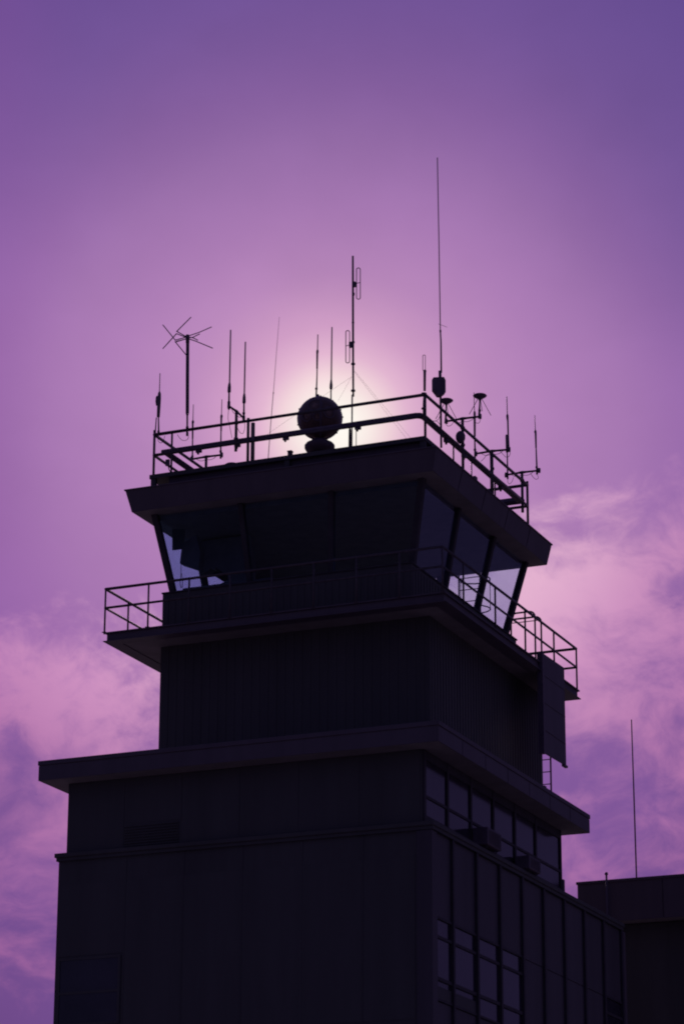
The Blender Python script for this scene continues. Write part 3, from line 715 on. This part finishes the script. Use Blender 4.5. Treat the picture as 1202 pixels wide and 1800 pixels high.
# air conditioners in the upper storey windows
for (y0, y1, z0, z1, lab) in ((61.15, 62.05, 15.47, 15.88, 'larger dark air conditioner jutting from the upper storey window row'),
                              (63.95, 64.75, 15.44, 15.76, 'smaller air conditioner further right in the upper storey window row')):
    e = empty('air_conditioner', (UX1, (y0+y1)/2, z0), lab, 'air conditioner', 'window air conditioners')
    B(UX1+.055, UX1+.44, y0, y1, z0, z1).build('casing', 'dark', e, bevel=.02)
    gm = MB()
    for k in range(9): gm.box(UX1+.44, UX1+.452, y0+.08, y1-.08, z0+.05+.04*k, z0+.065+.04*k) if z0+.065+.04*k < z1-.03 else None
    gm.build('grille', 'mullion', e)
    for y in (y0+.1, y1-.14): MB().tube([(UX1+.04,y,z0-.3),(UX1+.4,y,z0-.01)], .015, 6).build('bracket', 'mullion', e)

# things inside the cab
def inbox(nm, label, cat, bx, m='interior', group=None):
    o = B(*bx).build(nm, m, None, bevel=.01, origin=((bx[0]+bx[1])/2, (bx[2]+bx[3])/2, bx[4])); tag(o, label, cat, group); return o
e = empty('control_desk', (-29.3, 61.0, 21.1), 'low console desk just behind the left front cab window', 'desk')
B(-30.5, -28.2, 60.84, 61.4, 21.1, 22.32).build('cabinet', 'interior', e, bevel=.02)
B(-30.56, -28.15, 60.8, 61.45, 22.32, 22.40).build('desk_top', 'interior', e, bevel=.01)
e = empty('desk_lamp', (-29.5, 61.05, 22.4), 'small rounded lamp on the console by the left cab window', 'lamp')
MB().lathe((-29.45,61.05,22.4), [(.12, 0), (.13, .03), (.1, .1), (.04, .14)], 14).build('shade', 'interior', e)
MB().tube([(-29.72,61.05,22.4),(-29.6,61.05,22.49),(-29.45,61.05,22.46)], .018, 8).build('arm', 'interior', e)
for k, side, t0, t1, h0 in ((0,'l',.35,.655,.62),(1,'l',.68,.97,.25)):
    o = slab_on(side, t0, t1, h0, .96, .17, .185)
    ob = o.build('roller_blind', 'blind', None, origin=gl_pt(side, t0, .96))
    tag(ob, ['roller blind half down at the middle left side window of the cab', 'roller blind almost fully down at the rear left side window of the cab'][k], 'blind', 'roller blinds in the cab')

for nm, lab, cat, off, pts in (
    ('overhead_board', 'bluish board hung from the cab ceiling in the left front window', 'board', .03, [(-30.855, 60.75, 23.953), (-30.842, 60.75, 23.405), (-30.576, 60.75, 23.401), (-30.506, 60.75, 23.761), (-30.51, 60.75, 23.909)]),
    ('overhead_cabinet', 'dark slanted cabinet hung from the cab ceiling beside the bluish board', 'cabinet', .25, [(-30.748, 61.1, 23.674), (-30.802, 61.1, 23.156), (-30.285, 61.1, 22.939), (-30.248, 61.1, 23.391), (-30.368, 61.1, 23.849)]),
    ('overhead_cabinet', 'wide dark overhead cabinet with a notched underside right of the left window post', 'cabinet', .3, [(-30.70, 61.9, 23.95), (-30.60, 61.9, 23.08), (-30.483, 61.9, 23.127), (-30.335, 61.9, 23.214), (-30.232, 61.9, 23.171), (-30.217, 61.9, 23.214), (-30.002, 61.9, 23.047), (-29.876, 61.9, 22.973), (-29.841, 61.9, 22.777), (-29.248, 61.9, 22.706), (-29.257, 61.9, 23.95)])):
    m = MB().plate(pts, (0, off, 0))
    tag(m.build(nm, 'blind' if nm == 'overhead_board' else 'interior', None, origin=pts[0]), lab, cat)
e = empty('dangling_cable', (-30.71, 61.0, 22.4), 'thin looped cord dangling behind the left front cab window', 'cord')
MB().tube([(-30.709,61.0,23.13),(-30.713,61.0,22.829),(-30.728,61.0,22.611),(-30.702,61.0,22.491),(-30.665,61.0,22.5),(-30.66,61.0,22.65),(-30.693,61.0,22.85)], .008, 6).build('cord', 'wire', e)


# ------------------------------------------------------------------ neighbouring building
N_ = empty('flat_roofed_building', (-22.8, 81, 0), 'flat roofed dark building behind the tower at the right edge', 'building')
B(-24.6, -20.9, 74.6, 88, 0, 15.975).build('wall', 'wall', N_)
B(-25.0, -20.52, 74.02, 89, 16.0, 17.02).build('roof', 'soffit', N_)
MB().ring(-25.02, -20.5, 74.0, 89.02, 15.98, 17.05, .018).build('fascia', 'fascia', N_)
MB().ring(-25.05, -20.47, 73.97, 89.05, 17.052, 17.12, .2).build('fascia_cap', 'fascia', N_)
for x in (-24.18, -22.62, -21.06): B(x-.012, x+.012, 73.992, 74.01, 16.0, 17.04).build('fascia_joint', 'mullion', N_)
for k in range(1):
    for z0 in (1.2, 4.8, 8.4):
        x = -23.4
        f = MB().box(x, x+1.8, 74.55, 74.599, z0, z0+1.6).build('window', 'mullion', N_)
        B(x+.06, x+1.74, 74.535, 74.549, z0+.06, z0+1.54).build('pane', 'darkglass', f)
e = empty('vent_pipe', (-24.15, 73.9, 15.9), 'thin capped vent pipe rising in front of the neighbouring roof edge', 'pipe')
MB().tube([(-24.156,73.9,9.),(-24.156,73.9,17.27)], .028, 10).build('pipe', 'dark', e); MB().lathe((-24.156,73.9,17.27), [(.045,-.03),(.05,0),(.03,.04)], 10).build('cap', 'dark', e)

# ------------------------------------------------------------------ sky, sun, camera
sun_px = Vector(SUNDIR)
S = sun_px.normalized()
U = Vector((math.cos(math.atan2(S.x, S.y)), -math.sin(math.atan2(S.x, S.y)), 0)); V = U.cross(S)
w = bpy.data.worlds.new("World"); sc.world = w; w.use_nodes = True
nt = w.node_tree; nt.nodes.clear(); NN = nt.nodes.new; LK = nt.links.new
def math_(op, a, b=None, clamp=False):
    n = NN('ShaderNodeMath'); n.operation = op; n.use_clamp = clamp
    for i, v in enumerate((a, b)):
        if v is None: continue
        if isinstance(v, (int, float)): n.inputs[i].default_value = v
        else: LK(v, n.inputs[i])
    return n.outputs[0]
def vdot(vec, d):
    n = NN('ShaderNodeVectorMath'); n.operation = 'DOT_PRODUCT'; LK(vec, n.inputs[0]); n.inputs[1].default_value = d; return n.outputs['Value']
def ramp(fac, stops):
    n = NN('ShaderNodeValToRGB'); cr_ = n.color_ramp
    while len(cr_.elements) < len(stops): cr_.elements.new(.5)
    for el_, (p, c) in zip(cr_.elements, stops): el_.position = p; el_.color = lin(c)+(1,)
    LK(fac, n.inputs[0]); return n.outputs[0]
def maprange(v, a, b, c=0., d=1., smooth=True):
    n = NN('ShaderNodeMapRange'); n.interpolation_type = 'SMOOTHSTEP' if smooth else 'LINEAR'
    LK(v, n.inputs[0])
    for i, x in enumerate((a, b, c, d)): n.inputs[i+1].default_value = x
    return n.outputs[0]
def mix(f, a, b):
    n = NN('ShaderNodeMix'); n.data_type = 'RGBA'
    if isinstance(f, (int, float)): n.inputs[0].default_value = f
    else: LK(f, n.inputs[0])
    for s, v in ((6, a), (7, b)):
        if isinstance(v, tuple): n.inputs[s].default_value = v+(1,) if len(v) == 3 else v
        else: LK(v, n.inputs[s])
    return n.outputs[2]
def noise(vec, scale, detail=6, rough=.55, dist=0.):
    n = NN('ShaderNodeTexNoise'); LK(vec, n.inputs['Vector']); n.inputs['Scale'].default_value = scale
    n.inputs['Detail'].default_value = detail; n.inputs['Roughness'].default_value = rough; n.inputs['Distortion'].default_value = dist
    return n.outputs['Fac']
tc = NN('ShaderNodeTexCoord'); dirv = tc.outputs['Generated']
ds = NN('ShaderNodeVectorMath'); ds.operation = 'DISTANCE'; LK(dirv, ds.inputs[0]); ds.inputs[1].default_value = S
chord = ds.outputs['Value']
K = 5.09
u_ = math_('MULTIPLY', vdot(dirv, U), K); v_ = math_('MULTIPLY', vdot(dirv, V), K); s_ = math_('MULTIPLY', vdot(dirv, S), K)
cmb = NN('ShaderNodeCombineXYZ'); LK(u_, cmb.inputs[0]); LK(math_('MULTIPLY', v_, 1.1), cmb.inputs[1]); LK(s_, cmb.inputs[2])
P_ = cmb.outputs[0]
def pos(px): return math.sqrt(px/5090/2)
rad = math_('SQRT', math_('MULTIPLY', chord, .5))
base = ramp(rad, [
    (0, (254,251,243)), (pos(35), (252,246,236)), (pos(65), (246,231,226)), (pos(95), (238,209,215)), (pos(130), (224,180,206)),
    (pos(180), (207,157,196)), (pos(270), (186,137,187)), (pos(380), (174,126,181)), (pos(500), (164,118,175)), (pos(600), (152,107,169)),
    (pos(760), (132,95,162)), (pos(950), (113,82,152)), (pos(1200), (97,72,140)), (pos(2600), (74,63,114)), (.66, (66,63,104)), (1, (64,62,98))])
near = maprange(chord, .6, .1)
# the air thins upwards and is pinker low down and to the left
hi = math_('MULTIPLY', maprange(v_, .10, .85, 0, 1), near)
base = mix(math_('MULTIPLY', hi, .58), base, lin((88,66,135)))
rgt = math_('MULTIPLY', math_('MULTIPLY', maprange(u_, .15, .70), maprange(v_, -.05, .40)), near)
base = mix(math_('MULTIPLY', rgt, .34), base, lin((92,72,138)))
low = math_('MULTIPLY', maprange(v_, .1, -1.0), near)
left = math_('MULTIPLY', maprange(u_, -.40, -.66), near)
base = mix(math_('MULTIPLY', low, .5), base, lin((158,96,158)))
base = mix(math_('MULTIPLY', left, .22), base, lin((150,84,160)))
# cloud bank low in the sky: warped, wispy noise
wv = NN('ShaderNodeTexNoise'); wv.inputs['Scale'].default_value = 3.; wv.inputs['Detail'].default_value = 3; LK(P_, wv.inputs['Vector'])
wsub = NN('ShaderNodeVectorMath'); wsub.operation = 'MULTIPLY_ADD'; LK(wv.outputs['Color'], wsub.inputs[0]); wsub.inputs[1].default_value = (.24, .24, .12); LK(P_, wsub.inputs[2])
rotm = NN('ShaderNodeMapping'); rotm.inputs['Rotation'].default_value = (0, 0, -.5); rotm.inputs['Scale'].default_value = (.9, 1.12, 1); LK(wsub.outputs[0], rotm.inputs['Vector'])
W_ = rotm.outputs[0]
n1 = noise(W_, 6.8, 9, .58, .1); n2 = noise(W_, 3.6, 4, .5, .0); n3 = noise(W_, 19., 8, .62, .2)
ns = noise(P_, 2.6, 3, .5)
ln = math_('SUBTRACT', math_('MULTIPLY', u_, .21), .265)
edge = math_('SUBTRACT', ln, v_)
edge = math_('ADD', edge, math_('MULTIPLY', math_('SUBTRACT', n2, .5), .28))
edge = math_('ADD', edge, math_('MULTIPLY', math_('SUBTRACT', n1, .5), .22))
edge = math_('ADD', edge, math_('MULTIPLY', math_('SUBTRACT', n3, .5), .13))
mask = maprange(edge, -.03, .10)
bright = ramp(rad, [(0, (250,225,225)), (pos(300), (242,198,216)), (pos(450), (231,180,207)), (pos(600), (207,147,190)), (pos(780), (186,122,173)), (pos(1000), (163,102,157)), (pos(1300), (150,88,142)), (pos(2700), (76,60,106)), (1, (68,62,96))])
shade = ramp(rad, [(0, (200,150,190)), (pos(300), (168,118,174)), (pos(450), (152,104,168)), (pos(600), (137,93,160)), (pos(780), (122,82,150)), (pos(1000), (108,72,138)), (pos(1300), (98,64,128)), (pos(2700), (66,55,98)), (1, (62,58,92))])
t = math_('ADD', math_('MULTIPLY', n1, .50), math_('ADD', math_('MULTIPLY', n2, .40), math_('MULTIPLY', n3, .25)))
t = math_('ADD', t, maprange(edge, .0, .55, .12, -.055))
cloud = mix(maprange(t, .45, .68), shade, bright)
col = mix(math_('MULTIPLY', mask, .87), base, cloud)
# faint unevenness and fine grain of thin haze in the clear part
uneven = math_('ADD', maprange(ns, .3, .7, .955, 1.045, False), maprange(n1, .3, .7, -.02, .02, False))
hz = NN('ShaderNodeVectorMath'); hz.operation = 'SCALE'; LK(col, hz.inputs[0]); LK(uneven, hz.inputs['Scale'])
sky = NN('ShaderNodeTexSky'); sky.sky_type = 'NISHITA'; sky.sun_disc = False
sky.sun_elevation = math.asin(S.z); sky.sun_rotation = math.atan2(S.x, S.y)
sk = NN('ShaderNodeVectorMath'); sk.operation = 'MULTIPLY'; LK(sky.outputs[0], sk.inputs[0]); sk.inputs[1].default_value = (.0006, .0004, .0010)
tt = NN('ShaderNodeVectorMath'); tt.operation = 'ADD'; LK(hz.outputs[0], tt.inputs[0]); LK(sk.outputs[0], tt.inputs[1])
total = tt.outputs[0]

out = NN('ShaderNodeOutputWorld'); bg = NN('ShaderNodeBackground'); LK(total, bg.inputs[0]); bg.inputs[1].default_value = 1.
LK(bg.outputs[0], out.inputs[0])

sl = bpy.data.lights.new('sun', 'SUN'); sl.energy = 2.2; sl.angle = R(.5); sl.color = (1., .70, .80)
so = bpy.data.objects.new('sun', sl); COL.objects.link(so); so.rotation_euler = S.to_track_quat('Z', 'Y').to_euler(); so.location = (-60, 140, 70)

cd = bpy.data.cameras.new('camera'); cam = bpy.data.objects.new('camera', cd); COL.objects.link(cam); sc.camera = cam
cd.sensor_fit = 'VERTICAL'; cd.sensor_height = 36.; cd.lens = 5089.83/1800*36; cd.clip_end = 12000; cd.clip_start = .5
pitch, yaw, roll = R(18.54507673), R(-23.40120225), R(.21505484)
fw = Vector((math.sin(yaw)*math.cos(pitch), math.cos(yaw)*math.cos(pitch), math.sin(pitch)))
rt = Vector((math.cos(yaw), -math.sin(yaw), 0)); upw = rt.cross(fw)
r2 = rt*math.cos(roll)+upw*math.sin(roll); u2 = -rt*math.sin(roll)+upw*math.cos(roll)
mm = Matrix((r2, u2, -fw)).transposed().to_4x4(); mm.translation = Vector((0, 0, 1.6)); cam.matrix_world = mm

sc.view_settings.view_transform = 'Standard'; sc.view_settings.look = 'None'; sc.view_settings.exposure = 0; sc.view_settings.gamma = 1
sc.cycles.filter_width = 2.0
sc.cycles.use_denoising = True
sc.cycles.max_bounces = 6; sc.cycles.transparent_max_bounces = 16
